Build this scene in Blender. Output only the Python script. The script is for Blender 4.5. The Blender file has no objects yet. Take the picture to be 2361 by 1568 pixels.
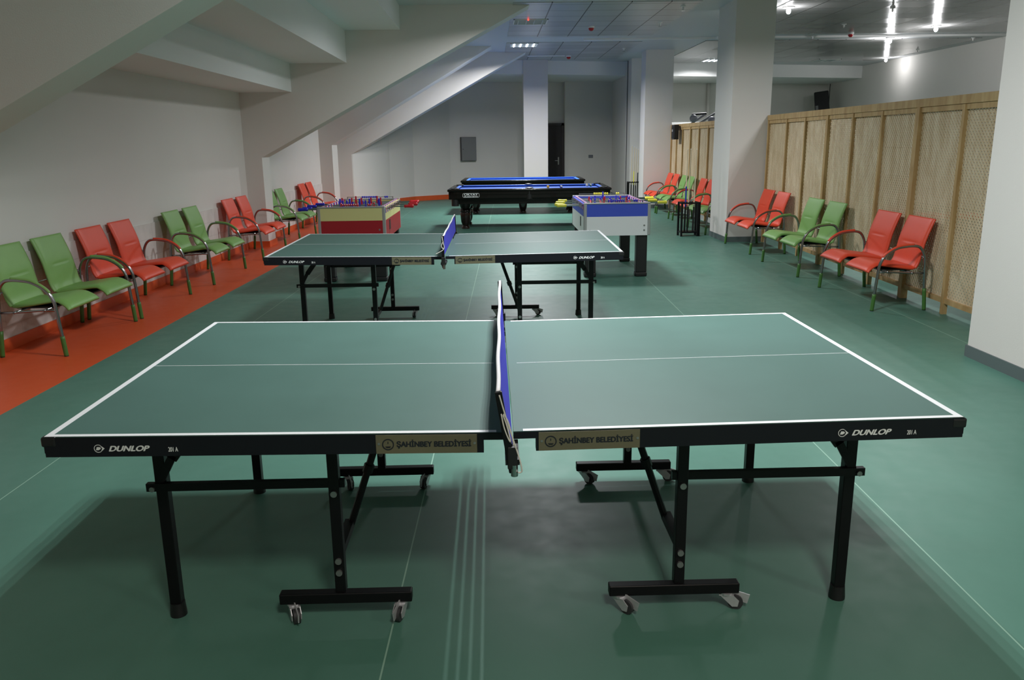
import bpy, bmesh, math, random
from mathutils import Vector, Matrix
C = bpy.context.scene.collection
random.seed(7)
PI = math.pi

# ------------------------------------------------------------------ camera
cam = bpy.data.cameras.new('camera'); co = bpy.data.objects.new('camera', cam); C.objects.link(co)
cam.sensor_width = 36.0; cam.lens = 1869.583 / 2361 * 36.0; cam.clip_end = 200
YAW, PITCH, ROLL = -0.023178, -0.2388835, -0.0131453
cy, sy, cp, sp, cr, sr = math.cos(YAW), math.sin(YAW), math.cos(PITCH), math.sin(PITCH), math.cos(ROLL), math.sin(ROLL)
fw = Vector((-sy*cp, cy*cp, sp)); rt = Vector((cy, sy, 0)); up = rt.cross(fw)
rt, up = cr*rt + sr*up, -sr*rt + cr*up
m = Matrix((rt, up, -fw)).transposed().to_4x4(); m.translation = (-0.04247, -2.28545, 1.58064)
co.matrix_world = m
bpy.context.scene.camera = co

# ------------------------------------------------------------------ world, exposure
w = bpy.data.worlds.new('world'); bpy.context.scene.world = w; w.use_nodes = True
w.node_tree.nodes['Background'].inputs[0].default_value = (0.8, 0.9, 1, 1)
w.node_tree.nodes['Background'].inputs[1].default_value = 0.0
vs = bpy.context.scene.view_settings
vs.view_transform = 'Standard'; vs.look = 'None'; vs.gamma = 1; vs.use_curve_mapping = False
vs.exposure = 0.10
cyc = bpy.context.scene.cycles
cyc.max_bounces = 7; cyc.diffuse_bounces = 5; cyc.glossy_bounces = 3
cyc.sample_clamp_indirect = 4.0
TUBE_W = 29.0          # watts of one fluorescent tube
DOWN_W = 30.0          # watts of one downlight
COOL = (0.97, 0.98, 1.0)

# ------------------------------------------------------------------ materials
def mat(name, col, rough=0.5, metal=0.0, noise=0.0, nscale=8.0, bump=0.0, bscale=60.0, emit=None, spec=0.5, coat=0.0):
    M = bpy.data.materials.new(name); M.use_nodes = True
    nt = M.node_tree; b = nt.nodes['Principled BSDF']
    b.inputs['Base Color'].default_value = (*col, 1); b.inputs['Roughness'].default_value = rough
    b.inputs['Metallic'].default_value = metal; b.inputs['Specular IOR Level'].default_value = spec
    b.inputs['Coat Weight'].default_value = coat
    if emit: b.inputs['Emission Color'].default_value = (*emit[:3], 1); b.inputs['Emission Strength'].default_value = emit[3]
    if noise or bump:
        tc = nt.nodes.new('ShaderNodeTexCoord')
    if noise:
        n = nt.nodes.new('ShaderNodeTexNoise'); n.inputs['Scale'].default_value = nscale; n.inputs['Detail'].default_value = 5
        nt.links.new(tc.outputs['Object'], n.inputs['Vector'])
        r = nt.nodes.new('ShaderNodeMapRange'); r.inputs[3].default_value = 1-noise; r.inputs[4].default_value = 1+noise
        nt.links.new(n.outputs[0], r.inputs[0])
        mx = nt.nodes.new('ShaderNodeVectorMath'); mx.operation = 'SCALE'; mx.inputs[0].default_value = col
        nt.links.new(r.outputs[0], mx.inputs['Scale']); nt.links.new(mx.outputs[0], b.inputs['Base Color'])
    if bump:
        n2 = nt.nodes.new('ShaderNodeTexNoise'); n2.inputs['Scale'].default_value = bscale; n2.inputs['Detail'].default_value = 3
        nt.links.new(tc.outputs['Object'], n2.inputs['Vector'])
        bp = nt.nodes.new('ShaderNodeBump'); bp.inputs['Strength'].default_value = bump; bp.inputs['Distance'].default_value = 0.01
        nt.links.new(n2.outputs[0], bp.inputs['Height']); nt.links.new(bp.outputs[0], b.inputs['Normal'])
    return M

def N(nt, kind, **kw):
    n = nt.nodes.new(kind)
    for k, v in kw.items(): setattr(n, k, v)
    return n
def math_node(nt, op, a, b=None):
    n = nt.nodes.new('ShaderNodeMath'); n.operation = op
    for i, v in enumerate((a, b)):
        if v is None: continue
        if isinstance(v, (int, float)): n.inputs[i].default_value = v
        else: nt.links.new(v, n.inputs[i])
    return n.outputs[0]

paint = mat('wall paint', (0.69, 0.665, 0.63), 0.7, noise=0.03, nscale=1.3, bump=0.05, bscale=120, spec=0.3)
paint_white = mat('white paint', (0.78, 0.78, 0.77), 0.7, noise=0.02, nscale=1.2, spec=0.3)
skirt_orange = mat('orange skirting', (0.66, 0.10, 0.022), 0.45, noise=0.08)
skirt_grey = mat('grey green skirting', (0.10, 0.13, 0.13), 0.5)
black_steel = mat('black painted steel', (0.004, 0.004, 0.005), 0.4, spec=0.25)
black_plastic = mat('black plastic', (0.008, 0.008, 0.009), 0.45)
apron_black = mat('blue black rail', (0.006, 0.007, 0.011), 0.45, spec=0.3)
chrome = mat('chrome', (0.42, 0.42, 0.43), 0.16, 1.0)
steel_dark = mat('dull chrome tube', (0.30, 0.30, 0.31), 0.22, 1.0)
zinc = mat('zinc plated steel', (0.60, 0.60, 0.63), 0.38, 0.6, noise=0.15, nscale=40)
rubber = mat('grey rubber', (0.03, 0.031, 0.034), 0.6)
silver = mat('brushed aluminium', (0.45, 0.46, 0.47), 0.4, 0.6)
bolt_m = mat('bolt head', (0.32, 0.32, 0.32), 0.35, 0.8)
red_vinyl = mat('red leatherette', (0.76, 0.070, 0.026), 0.42, noise=0.06, nscale=14, bump=0.12, bscale=220)
green_vinyl = mat('green leatherette', (0.20, 0.39, 0.105), 0.42, noise=0.06, nscale=14, bump=0.12, bscale=220)
sleeve_green = mat('green leg sleeve', (0.055, 0.165, 0.030), 0.45, noise=0.1, nscale=20)
white_line = mat('white line paint', (0.80, 0.82, 0.84), 0.5)
net_blue = mat('blue net', (0.05, 0.05, 0.66), 0.7, bump=0.3, bscale=400)
tape_white = mat('white net tape', (0.78, 0.78, 0.80), 0.7, bump=0.2, bscale=200)
cord_m = mat('pale cord', (0.62, 0.60, 0.54), 0.7)
plate_m = mat('brass nameplate', (0.125, 0.118, 0.070), 0.5, 0.0, noise=0.06, nscale=20)
ink = mat('dark ink', (0.008, 0.011, 0.018), 0.5)
white_ink = mat('white print', (0.72, 0.74, 0.74), 0.5)
pool_black = mat('black lacquered wood', (0.007, 0.005, 0.004), 0.24, coat=0.15, spec=0.25)
pool_leg_m = mat('dark brown lacquer', (0.012, 0.006, 0.005), 0.18, coat=0.25, spec=0.3)
cloth_blue = mat('blue billiard cloth', (0.04, 0.13, 0.55), 0.8, noise=0.04)
cushion_blue = mat('blue cushion cloth', (0.045, 0.16, 0.62), 0.75)
foos_red = mat('red laminate', (0.38, 0.010, 0.020), 0.4)
foos_cream = mat('pale yellow laminate', (0.72, 0.68, 0.30), 0.4)
foos_blue = mat('blue laminate', (0.05, 0.095, 0.62), 0.4)
foos_white = mat('white laminate', (0.86, 0.88, 0.90), 0.4)
foos_grey = mat('grey playfield', (0.58, 0.60, 0.62), 0.5)
yel_plastic = mat('yellow plastic', (0.78, 0.72, 0.06), 0.35)
blue_plastic = mat('blue plastic', (0.02, 0.02, 0.48), 0.35)
red_plastic = mat('red plastic', (0.50, 0.01, 0.02), 0.35)
white_plastic = mat('white plastic', (0.75, 0.75, 0.73), 0.4)
door_m = mat('dark brown door', (0.020, 0.012, 0.014), 0.45)
panel_grey = mat('grey cabinet paint', (0.17, 0.175, 0.175), 0.45)
cue_wood = mat('maple cue', (0.62, 0.52, 0.36), 0.3)
cue_blue = mat('blue cue butt', (0.02, 0.04, 0.35), 0.3)
lens_red = mat('red detector', (0.45, 0.01, 0.015), 0.3)
led_red = mat('red led', (0.5, 0.02, 0.02), 0.3, emit=(1, 0.06, 0.04, 2.5))
tube_lit = mat('lit tube', (0.9, 0.9, 0.9), 0.5, emit=(0.82, 0.9, 1.0, 9))
bulb_lit = mat('lit bulb', (0.9, 0.9, 0.9), 0.5, emit=(0.95, 0.96, 1.0, 30))
tube_off = mat('unlit tube', (0.55, 0.6, 0.58), 0.4)
mirror_m = mat('lamp reflector', (0.62, 0.64, 0.66), 0.3, 0.8)
dial_m = mat('grey plastic', (0.20, 0.20, 0.22), 0.4)

def wood_mat(name, col, dark):
    M = mat(name, col, 0.55); nt = M.node_tree; b = nt.nodes['Principled BSDF']
    tc = N(nt, 'ShaderNodeTexCoord'); mp = N(nt, 'ShaderNodeMapping'); mp.inputs['Scale'].default_value = (6, 6, 1.2)
    nt.links.new(tc.outputs['Object'], mp.inputs[0])
    n = N(nt, 'ShaderNodeTexNoise'); n.inputs['Scale'].default_value = 2.2; n.inputs['Detail'].default_value = 6; n.inputs['Distortion'].default_value = 0.6
    nt.links.new(mp.outputs[0], n.inputs['Vector'])
    r = N(nt, 'ShaderNodeValToRGB'); r.color_ramp.elements[0].position = 0.35; r.color_ramp.elements[1].position = 0.68
    r.color_ramp.elements[0].color = (*dark, 1); r.color_ramp.elements[1].color = (*col, 1)
    nt.links.new(n.outputs[0], r.inputs[0]); nt.links.new(r.outputs[0], b.inputs['Base Color'])
    return M
pine = wood_mat('pine batten', (0.54, 0.38, 0.18), (0.40, 0.25, 0.10))
lath = wood_mat('pine lath', (0.68, 0.58, 0.41), (0.53, 0.41, 0.25))

def floor_mat():
    M = mat('vinyl floor', (0.07, 0.2, 0.15), 0.42, spec=0.45); nt = M.node_tree; b = nt.nodes['Principled BSDF']
    tc = N(nt, 'ShaderNodeTexCoord'); sx = N(nt, 'ShaderNodeSeparateXYZ'); nt.links.new(tc.outputs['Object'], sx.inputs[0])
    xs = math_node(nt, 'SUBTRACT', sx.outputs[0], math_node(nt, 'MULTIPLY', sx.outputs[1], 0.022))
    n = N(nt, 'ShaderNodeTexNoise'); n.inputs['Scale'].default_value = 1.1; n.inputs['Detail'].default_value = 8; n.inputs['Roughness'].default_value = 0.62
    nt.links.new(tc.outputs['Object'], n.inputs['Vector'])
    rg = N(nt, 'ShaderNodeValToRGB'); rg.color_ramp.elements[0].position = 0.3; rg.color_ramp.elements[1].position = 0.75
    rg.color_ramp.elements[0].color = (0.066, 0.172, 0.130, 1); rg.color_ramp.elements[1].color = (0.088, 0.215, 0.166, 1)
    nt.links.new(n.outputs[0], rg.inputs[0])
    n3 = N(nt, 'ShaderNodeTexNoise'); n3.inputs['Scale'].default_value = 1.6; n3.inputs['Detail'].default_value = 7
    nt.links.new(tc.outputs['Object'], n3.inputs['Vector'])
    ro = N(nt, 'ShaderNodeValToRGB'); ro.color_ramp.elements[0].color = (0.58, 0.072, 0.016, 1); ro.color_ramp.elements[1].color = (0.66, 0.090, 0.020, 1)
    nt.links.new(n3.outputs[0], ro.inputs[0])
    seam = None
    for s in (-2.375, -0.405, 1.62, 3.6, 5.6):
        d = math_node(nt, 'LESS_THAN', math_node(nt, 'ABSOLUTE', math_node(nt, 'SUBTRACT', xs, s)), 0.0028)
        seam = d if seam is None else math_node(nt, 'MAXIMUM', seam, d)
    m1 = N(nt, 'ShaderNodeMix', data_type='RGBA'); nt.links.new(seam, m1.inputs[0])
    nt.links.new(rg.outputs[0], m1.inputs[6]); m1.inputs[7].default_value = (0.25, 0.42, 0.33, 1)
    og = math_node(nt, 'LESS_THAN', xs, -3.125)
    m2 = N(nt, 'ShaderNodeMix', data_type='RGBA'); nt.links.new(og, m2.inputs[0])
    nt.links.new(m1.outputs[2], m2.inputs[6]); nt.links.new(ro.outputs[0], m2.inputs[7])
    nt.links.new(m2.outputs[2], b.inputs['Base Color'])
    n2 = N(nt, 'ShaderNodeTexNoise'); n2.inputs['Scale'].default_value = 9; n2.inputs['Detail'].default_value = 8
    nt.links.new(tc.outputs['Object'], n2.inputs['Vector'])
    rr = N(nt, 'ShaderNodeMapRange'); rr.inputs[3].default_value = 0.36; rr.inputs[4].default_value = 0.52
    nt.links.new(n2.outputs[0], rr.inputs[0]); nt.links.new(rr.outputs[0], b.inputs['Roughness'])
    return M
floor_m = floor_mat()

def tabletop_mat():
    M = mat('green table surface', (0.03, 0.085, 0.07), 0.50, spec=0.36); nt = M.node_tree; b = nt.nodes['Principled BSDF']
    tc = N(nt, 'ShaderNodeTexCoord')
    n = N(nt, 'ShaderNodeTexNoise'); n.inputs['Scale'].default_value = 2.0; n.inputs['Detail'].default_value = 9; n.inputs['Roughness'].default_value = 0.7
    nt.links.new(tc.outputs['Object'], n.inputs['Vector'])
    rg = N(nt, 'ShaderNodeValToRGB'); rg.color_ramp.elements[0].position = 0.3; rg.color_ramp.elements[1].position = 0.72
    rg.color_ramp.elements[0].color = (0.062, 0.135, 0.115, 1); rg.color_ramp.elements[1].color = (0.074, 0.158, 0.136, 1)
    nt.links.new(n.outputs[0], rg.inputs[0]); nt.links.new(rg.outputs[0], b.inputs['Base Color'])
    rr = N(nt, 'ShaderNodeMapRange'); rr.inputs[3].default_value = 0.46; rr.inputs[4].default_value = 0.58
    nt.links.new(n.outputs[0], rr.inputs[0]); nt.links.new(rr.outputs[0], b.inputs['Roughness'])
    return M
table_green = tabletop_mat()

def tile_mat(name, col, rough, metal):
    M = mat(name, col, rough, metal); nt = M.node_tree; b = nt.nodes['Principled BSDF']
    tc = N(nt, 'ShaderNodeTexCoord'); sx = N(nt, 'ShaderNodeSeparateXYZ'); nt.links.new(tc.outputs['Object'], sx.inputs[0])
    g = None
    for k, off in ((0, 0.32), (1, 0.05)):
        q = math_node(nt, 'FRACT', math_node(nt, 'DIVIDE', math_node(nt, 'ADD', sx.outputs[k], 60.0 - off), 0.6))
        d = math_node(nt, 'LESS_THAN', q, 0.03)
        g = d if g is None else math_node(nt, 'MAXIMUM', g, d)
    # every tile takes a slightly different base tone at random
    fx = math_node(nt, 'FLOOR', math_node(nt, 'DIVIDE', math_node(nt, 'ADD', sx.outputs[0], 60 - 0.32), 0.6))
    fy = math_node(nt, 'FLOOR', math_node(nt, 'DIVIDE', math_node(nt, 'ADD', sx.outputs[1], 60 - 0.05), 0.6))
    cb = N(nt, 'ShaderNodeCombineXYZ'); nt.links.new(fx, cb.inputs[0]); nt.links.new(fy, cb.inputs[1])
    wn = N(nt, 'ShaderNodeTexWhiteNoise'); nt.links.new(cb.outputs[0], wn.inputs['Vector'])
    sc = N(nt, 'ShaderNodeMapRange'); sc.inputs[3].default_value = 0.9; sc.inputs[4].default_value = 1.08; nt.links.new(wn.outputs['Value'], sc.inputs[0])
    vm = N(nt, 'ShaderNodeVectorMath', operation='SCALE'); vm.inputs[0].default_value = col; nt.links.new(sc.outputs[0], vm.inputs['Scale'])
    m1 = N(nt, 'ShaderNodeMix', data_type='RGBA'); nt.links.new(g, m1.inputs[0]); nt.links.new(vm.outputs[0], m1.inputs[6])
    m1.inputs[7].default_value = (0.02, 0.02, 0.02, 1); nt.links.new(m1.outputs[2], b.inputs['Base Color'])
    ge = N(nt, 'ShaderNodeNewGeometry')                   # panels hang a touch out of level
    o1 = N(nt, 'ShaderNodeVectorMath', operation='SUBTRACT'); nt.links.new(wn.outputs['Color'], o1.inputs[0]); o1.inputs[1].default_value = (0.5, 0.5, 0.5)
    o2 = N(nt, 'ShaderNodeVectorMath', operation='SCALE'); nt.links.new(o1.outputs[0], o2.inputs[0]); o2.inputs['Scale'].default_value = 0.035
    o3 = N(nt, 'ShaderNodeVectorMath', operation='ADD'); nt.links.new(ge.outputs['Normal'], o3.inputs[0]); nt.links.new(o2.outputs[0], o3.inputs[1])
    o4 = N(nt, 'ShaderNodeVectorMath', operation='NORMALIZE'); nt.links.new(o3.outputs[0], o4.inputs[0]); nt.links.new(o4.outputs[0], b.inputs['Normal'])
    return M
tile_l = tile_mat('ceiling tile', (0.50, 0.51, 0.52), 0.34, 0.35)
tile_r = tile_mat('ceiling metal tile', (0.33, 0.33, 0.325), 0.20, 0.15)
gypsum = mat('ceiling board', (0.56, 0.57, 0.58), 0.45, spec=0.4)

def lower_wall_mat():
    M = mat('rough whitewash', (0.6, 0.6, 0.59), 0.8); nt = M.node_tree; b = nt.nodes['Principled BSDF']
    tc = N(nt, 'ShaderNodeTexCoord'); sx = N(nt, 'ShaderNodeSeparateXYZ'); nt.links.new(tc.outputs['Object'], sx.inputs[0])
    cb = N(nt, 'ShaderNodeCombineXYZ'); nt.links.new(sx.outputs[1], cb.inputs[0]); nt.links.new(sx.outputs[2], cb.inputs[1])
    br = N(nt, 'ShaderNodeTexBrick'); br.inputs['Scale'].default_value = 1.0
    br.inputs['Brick Width'].default_value = 0.42; br.inputs['Row Height'].default_value = 0.19; br.inputs['Mortar Size'].default_value = 0.004
    br.inputs['Color1'].default_value = (0.675, 0.65, 0.615, 1); br.inputs['Color2'].default_value = (0.645, 0.62, 0.59, 1); br.inputs['Mortar'].default_value = (0.57, 0.55, 0.525, 1)
    nt.links.new(cb.outputs[0], br.inputs['Vector'])
    n = N(nt, 'ShaderNodeTexNoise'); n.inputs['Scale'].default_value = 5; n.inputs['Detail'].default_value = 8; nt.links.new(tc.outputs['Object'], n.inputs['Vector'])
    r = N(nt, 'ShaderNodeMapRange'); r.inputs[1].default_value = 0.3; r.inputs[2].default_value = 0.7; r.inputs[3].default_value = 0.88; r.inputs[4].default_value = 1.06
    nt.links.new(n.outputs[0], r.inputs[0])
    vm = N(nt, 'ShaderNodeVectorMath', operation='SCALE'); nt.links.new(br.outputs['Color'], vm.inputs[0]); nt.links.new(r.outputs[0], vm.inputs['Scale'])
    nt.links.new(vm.outputs[0], b.inputs['Base Color'])
    return M
lower_wall = lower_wall_mat()

# ------------------------------------------------------------------ mesh helpers
class MB:
    def __init__(s): s.bm = bmesh.new(); s.mi = 0
    def _tag(s, faces):
        for f in faces: f.material_index = s.mi
    def quad(s, pts):
        f = s.bm.faces.new([s.bm.verts.new(p) for p in pts]); s._tag([f]); return s
    def box(s, x0, x1, y0, y1, z0, z1, bev=0.0, M=None):
        r = bmesh.ops.create_cube(s.bm, size=1.0); vs_ = r['verts']
        for v in vs_: v.co = Vector(((x0+x1)/2 + v.co.x*(x1-x0), (y0+y1)/2 + v.co.y*(y1-y0), (z0+z1)/2 + v.co.z*(z1-z0)))
        fs = set(f for v in vs_ for f in v.link_faces); s._tag(fs)
        if bev:
            es = list(set(e for v in vs_ for e in v.link_edges))
            rb = bmesh.ops.bevel(s.bm, geom=es, offset=bev, segments=3, affect='EDGES', profile=0.5)
            vs_ = list(set(v for f in rb['faces'] for v in f.verts) | set(v for v in vs_ if v.is_valid))
            s._tag(set(f for v in vs_ for f in v.link_faces))
        if M is not None:
            for v in vs_: v.co = M @ v.co
        return s
    def bar(s, a, b, wx, wy=None, up=(0, 0, 1), bev=0.0):
        a, b = Vector(a), Vector(b); wy = wy or wx; d = b - a; L = d.length; z = d.normalized(); u = Vector(up)
        if abs(z.dot(u)) > 0.98: u = Vector((0, 1, 0))
        x = u.cross(z).normalized(); y = z.cross(x)
        M = Matrix((x, y, z)).transposed().to_4x4(); M.translation = a
        return s.box(-wx/2, wx/2, -wy/2, wy/2, 0, L, bev, M)
    def tube(s, pts, rad, n=10, caps=True):
        pts = [Vector(p) for p in pts]; rs = rad if isinstance(rad, (list, tuple)) else [rad]*len(pts)
        rings = []; pv = None
        for i, p in enumerate(pts):
            t = (pts[min(i+1, len(pts)-1)] - pts[max(i-1, 0)]).normalized()
            if pv is None:
                u = Vector((0, 0, 1)) if abs(t.z) < 0.9 else Vector((1, 0, 0)); pv = (u - t*u.dot(t)).normalized()
            else: pv = (pv - t*pv.dot(t)).normalized()
            q = t.cross(pv)
            rings.append([s.bm.verts.new(p + rs[i]*(math.cos(2*PI*k/n)*pv + math.sin(2*PI*k/n)*q)) for k in range(n)])
        fs = []
        for a, b in zip(rings, rings[1:]):
            for k in range(n): fs.append(s.bm.faces.new((a[k], a[(k+1) % n], b[(k+1) % n], b[k])))
        if caps: fs.append(s.bm.faces.new(rings[0][::-1])); fs.append(s.bm.faces.new(rings[-1]))
        s._tag(fs); return s
    def cyl(s, a, b, r, n=16): return s.tube([a, b], r, n)
    def lathe(s, prof, c=(0, 0, 0), n=20):
        rings = []; c = Vector(c)
        for r, z in prof: rings.append([s.bm.verts.new(c + Vector((r*math.cos(2*PI*k/n), r*math.sin(2*PI*k/n), z))) for k in range(n)])
        fs = []
        for a, b in zip(rings, rings[1:]):
            for k in range(n): fs.append(s.bm.faces.new((a[k], a[(k+1) % n], b[(k+1) % n], b[k])))
        fs.append(s.bm.faces.new(rings[0][::-1])); fs.append(s.bm.faces.new(rings[-1])); s._tag(fs); return s
    def prism(s, poly, y0, y1, ax='y'):
        # poly in the (x,z) plane extruded along y, or (x,y) along z, or (y,z) along x
        f = {'y': lambda a, b, t: (a, t, b), 'z': lambda a, b, t: (a, b, t), 'x': lambda a, b, t: (t, a, b)}[ax]
        A = [s.bm.verts.new(f(a, b, y0)) for a, b in poly]; B = [s.bm.verts.new(f(a, b, y1)) for a, b in poly]
        n = len(poly); fs = [s.bm.faces.new(A), s.bm.faces.new(B[::-1])]
        for k in range(n): fs.append(s.bm.faces.new((A[k], B[k], B[(k+1) % n], A[(k+1) % n])))
        s._tag(fs); return s
    def sphere(s, c, r, sc=(1, 1, 1), u=14, v=9):
        rr = bmesh.ops.create_uvsphere(s.bm, u_segments=u, v_segments=v, radius=r)
        for q in rr['verts']: q.co = Vector((q.co.x*sc[0], q.co.y*sc[1], q.co.z*sc[2])) + Vector(c)
        s._tag(set(f for q in rr['verts'] for f in q.link_faces)); return s
    def pad(s, prof, w, th, taper=1.0, crease=None, nu=13, flare=0.0):
        """cushion that follows a side profile; puffed top, piped rim"""
        P = catmull([Vector((0, y, z)) for y, z in prof], 12 if crease else 7); n = len(P); top, bot = [], []
        for i, p in enumerate(P):
            t = (P[min(i+1, n-1)] - P[max(i-1, 0)]).normalized(); nn = Vector((1, 0, 0)).cross(t)
            v = i/(n-1); ev = (1 - abs(2*v-1)**14)
            ra, rb = [], []
            for j in range(nu):
                u = 2*j/(nu-1)-1; us = math.copysign(abs(u)**0.8, u)
                h = th*(0.35 + 0.65*max(0, ev)**0.5*max(0, 1-abs(us)**7)**0.6)
                if crease and abs(u) < 0.45: h -= th*0.34*math.exp(-((v-crease)/0.011)**2)
                wf = 1 + flare*max(0.0, 1-v/0.30)**0.7 if flare else 1 + (taper-1)*v
                q = p + Vector((us*w/2*wf, 0, 0))
                ra.append(s.bm.verts.new(q + nn*h*0.6)); rb.append(s.bm.verts.new(q - nn*h*0.4))
            top.append(ra); bot.append(rb)
        fs = []
        for i in range(n-1):
            for j in range(nu-1):
                fs.append(s.bm.faces.new((top[i][j], top[i][j+1], top[i+1][j+1], top[i+1][j])))
                fs.append(s.bm.faces.new((bot[i][j], bot[i+1][j], bot[i+1][j+1], bot[i][j+1])))
            for j in (0, nu-1): fs.append(s.bm.faces.new((top[i][j], top[i+1][j], bot[i+1][j], bot[i][j])))
        for i in (0, n-1):
            for j in range(nu-1): fs.append(s.bm.faces.new((top[i][j], bot[i][j], bot[i][j+1], top[i][j+1])))
        s._tag(fs); return s

def catmull(P, k=6):
    out = []
    for i in range(len(P)-1):
        a, b, c, d = P[max(i-1, 0)], P[i], P[i+1], P[min(i+2, len(P)-1)]
        for j in range(k):
            t = j/k
            out.append(0.5*((2*b) + (c-a)*t + (2*a-5*b+4*c-d)*t*t + (3*b-3*c+d-a)*t**3))
    return out + [P[-1].copy()]

def obj(name, mb, m, parent=None, smooth=False, label=None):
    bmesh.ops.recalc_face_normals(mb.bm, faces=mb.bm.faces)
    me = bpy.data.meshes.new(name); mb.bm.to_mesh(me); mb.bm.free()
    for x in (m if isinstance(m, (list, tuple)) else [m]): me.materials.append(x)
    if smooth:
        for p in me.polygons: p.use_smooth = True
        if smooth == 'auto':
            me.set_sharp_from_angle(angle=math.radians(40))
    o = bpy.data.objects.new(name, me); C.objects.link(o)
    if parent: o.parent = parent
    if label: o['label'] = label
    return o
def tag(o, label, cat, group=None):
    o['label'] = label; o['category'] = cat
    if group: o['group'] = group
    return o
def thing(name, label, cat, loc=(0, 0, 0), rz=0.0, group=None):
    o = bpy.data.objects.new(name, None); o.empty_display_size = 0.1; C.objects.link(o)
    o.location = loc; o.rotation_euler = (0, 0, rz); return tag(o, label, cat, group)
def struct(name, mb, m, label=None, cat=None, smooth=False):
    o = obj(name, mb, m, None, smooth); o['kind'] = 'structure'
    if label: o['label'] = label; o['category'] = cat or 'wall'
    return o
def kids(o): return [c for c in bpy.data.objects if c.parent is o]
def copy_tree(o, parent=None):
    c = o.copy(); C.objects.link(c)
    if parent: c.parent = parent
    for ch in kids(o): copy_tree(ch, c)
    return c
def text_mesh(name, body, size, m, parent, M, shear=0.0, offset=0.0, width=None, label=None, align='LEFT'):
    cu = bpy.data.curves.new(name, 'FONT'); cu.body = body; cu.size = size; cu.shear = shear
    cu.align_x = align
    to = bpy.data.objects.new('tmp_text', cu); C.objects.link(to)
    dg = bpy.context.evaluated_depsgraph_get(); me = bpy.data.meshes.new_from_object(to.evaluated_get(dg))
    bpy.data.objects.remove(to); bpy.data.curves.remove(cu)
    me.name = name
    if width:
        xs = [v.co.x for v in me.vertices]; k = width/(max(xs)-min(xs)); x0 = min(xs)
        for v in me.vertices: v.co.x = (v.co.x-x0)*k
    if offset:                                            # bolder strokes
        bm = bmesh.new()
        for k, (dx, dy) in enumerate(((0, 0), (offset, 0), (-offset, 0), (offset/2, offset*0.6), (-offset/2, -offset*0.6))):
            k0 = len(bm.verts); bm.from_mesh(me); bm.verts.ensure_lookup_table()
            for v in bm.verts[k0:]: v.co.x += dx; v.co.y += dy; v.co.z += 0.00012*k
        bm.to_mesh(me); bm.free()
    me.materials.clear(); me.materials.append(m)
    for p in me.polygons: p.material_index = 0
    me.transform(M)
    o = bpy.data.objects.new(name, me); C.objects.link(o); o.parent = parent
    if label: o['label'] = label
    return o
FRONT = lambda x, y, z: Matrix.Translation((x, y, z)) @ Matrix.Rotation(PI/2, 4, 'X')   # text that faces -y

# ------------------------------------------------------------------ the room
ZC = 3.62
wl = lambda y: -4.03 + 0.012*y          # left wall
ed = lambda y: -3.78 + 0.014*y          # inner edge of the wall piers
XR = 10.85
bh = lambda x: 19.27 + 0.277*x          # face of the back bulkhead
bw = lambda x: 22.09 + 0.24*x           # back wall

b = MB(); b.box(-4.6, 11.2, -6.3, 26.5, -0.12, 0.0)
struct('floor', b, floor_m, 'green vinyl floor with an orange strip along the left wall', 'floor')

b = MB(); b.prism([(wl(-6), -6), (wl(17.9), 17.9), (wl(17.9)-0.3, 17.9), (wl(-6)-0.3, -6)], 0.74, 2.75, 'z')
struct('wall_left', b, paint, 'plain grey white left wall behind the benches')
b = MB(); b.prism([(wl(-6)+0.012, -6), (wl(17.9)+0.012, 17.9), (wl(17.9)-0.3, 17.9), (wl(-6)-0.3, -6)], 0.0, 0.74, 'z')
struct('trim_1', b, lower_wall, 'rough whitewashed blockwork at the foot of the left wall')
b = MB(); b.prism([(wl(-6)+0.024, -6), (wl(10.86)+0.024, 10.86), (wl(10.86), 10.86), (wl(-6), -6)], 0.0, 0.095, 'z')
b.prism([(wl(11.3)+0.024, 11.3), (wl(16.3)+0.024, 16.3), (wl(16.3), 16.3), (wl(11.3), 11.3)], 0.0, 0.095, 'z')
struct('baseboard_left', b, skirt_orange, 'orange skirting along the left wall', 'baseboard')

# back wall: it swings round from the last pier
bwp = [(ed(17.5)+0.22, 17.55), (-2.75, 20.1), (-2.2, 21.1), (-1.2, bw(-1.2)), (2.16, bw(2.16)), (2.16, bw(2.16)-0.35), (3.62, bw(3.62)-0.35), (3.62, bw(3.62)), (XR, bw(XR))]
out = [(x-0.3, y+0.35) for x, y in bwp]
b = MB(); b.prism(bwp + [(XR, 26.2), (-4.4, 26.2), (-4.4, 17.55)], 0, 4.2, 'z')
struct('wall_back', b, paint, 'grey white back wall behind the pool tables')
b = MB()
for (p, q) in list(zip(bwp, bwp[1:]))[:4]:
    d = Vector((q[0]-p[0], q[1]-p[1], 0)).normalized(); nrm = Vector((d.y, -d.x, 0))*0.022
    b.prism([p, q, (q[0]+nrm.x, q[1]+nrm.y), (p[0]+nrm.x, p[1]+nrm.y)], 0, 0.13, 'z')
struct('baseboard_back', b, skirt_orange, 'orange skirting along the back wall', 'baseboard')
b = MB(); b.box(XR, XR+0.3, -6, 26, 0, 4.2); struct('wall_right', b, paint, 'long white wall beyond the lattice screens')
b = MB(); b.box(-4.4, 11.1, -6.3, -6.0, 0, 4.2); struct('wall_front', b, paint, 'wall behind the viewpoint')

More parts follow.
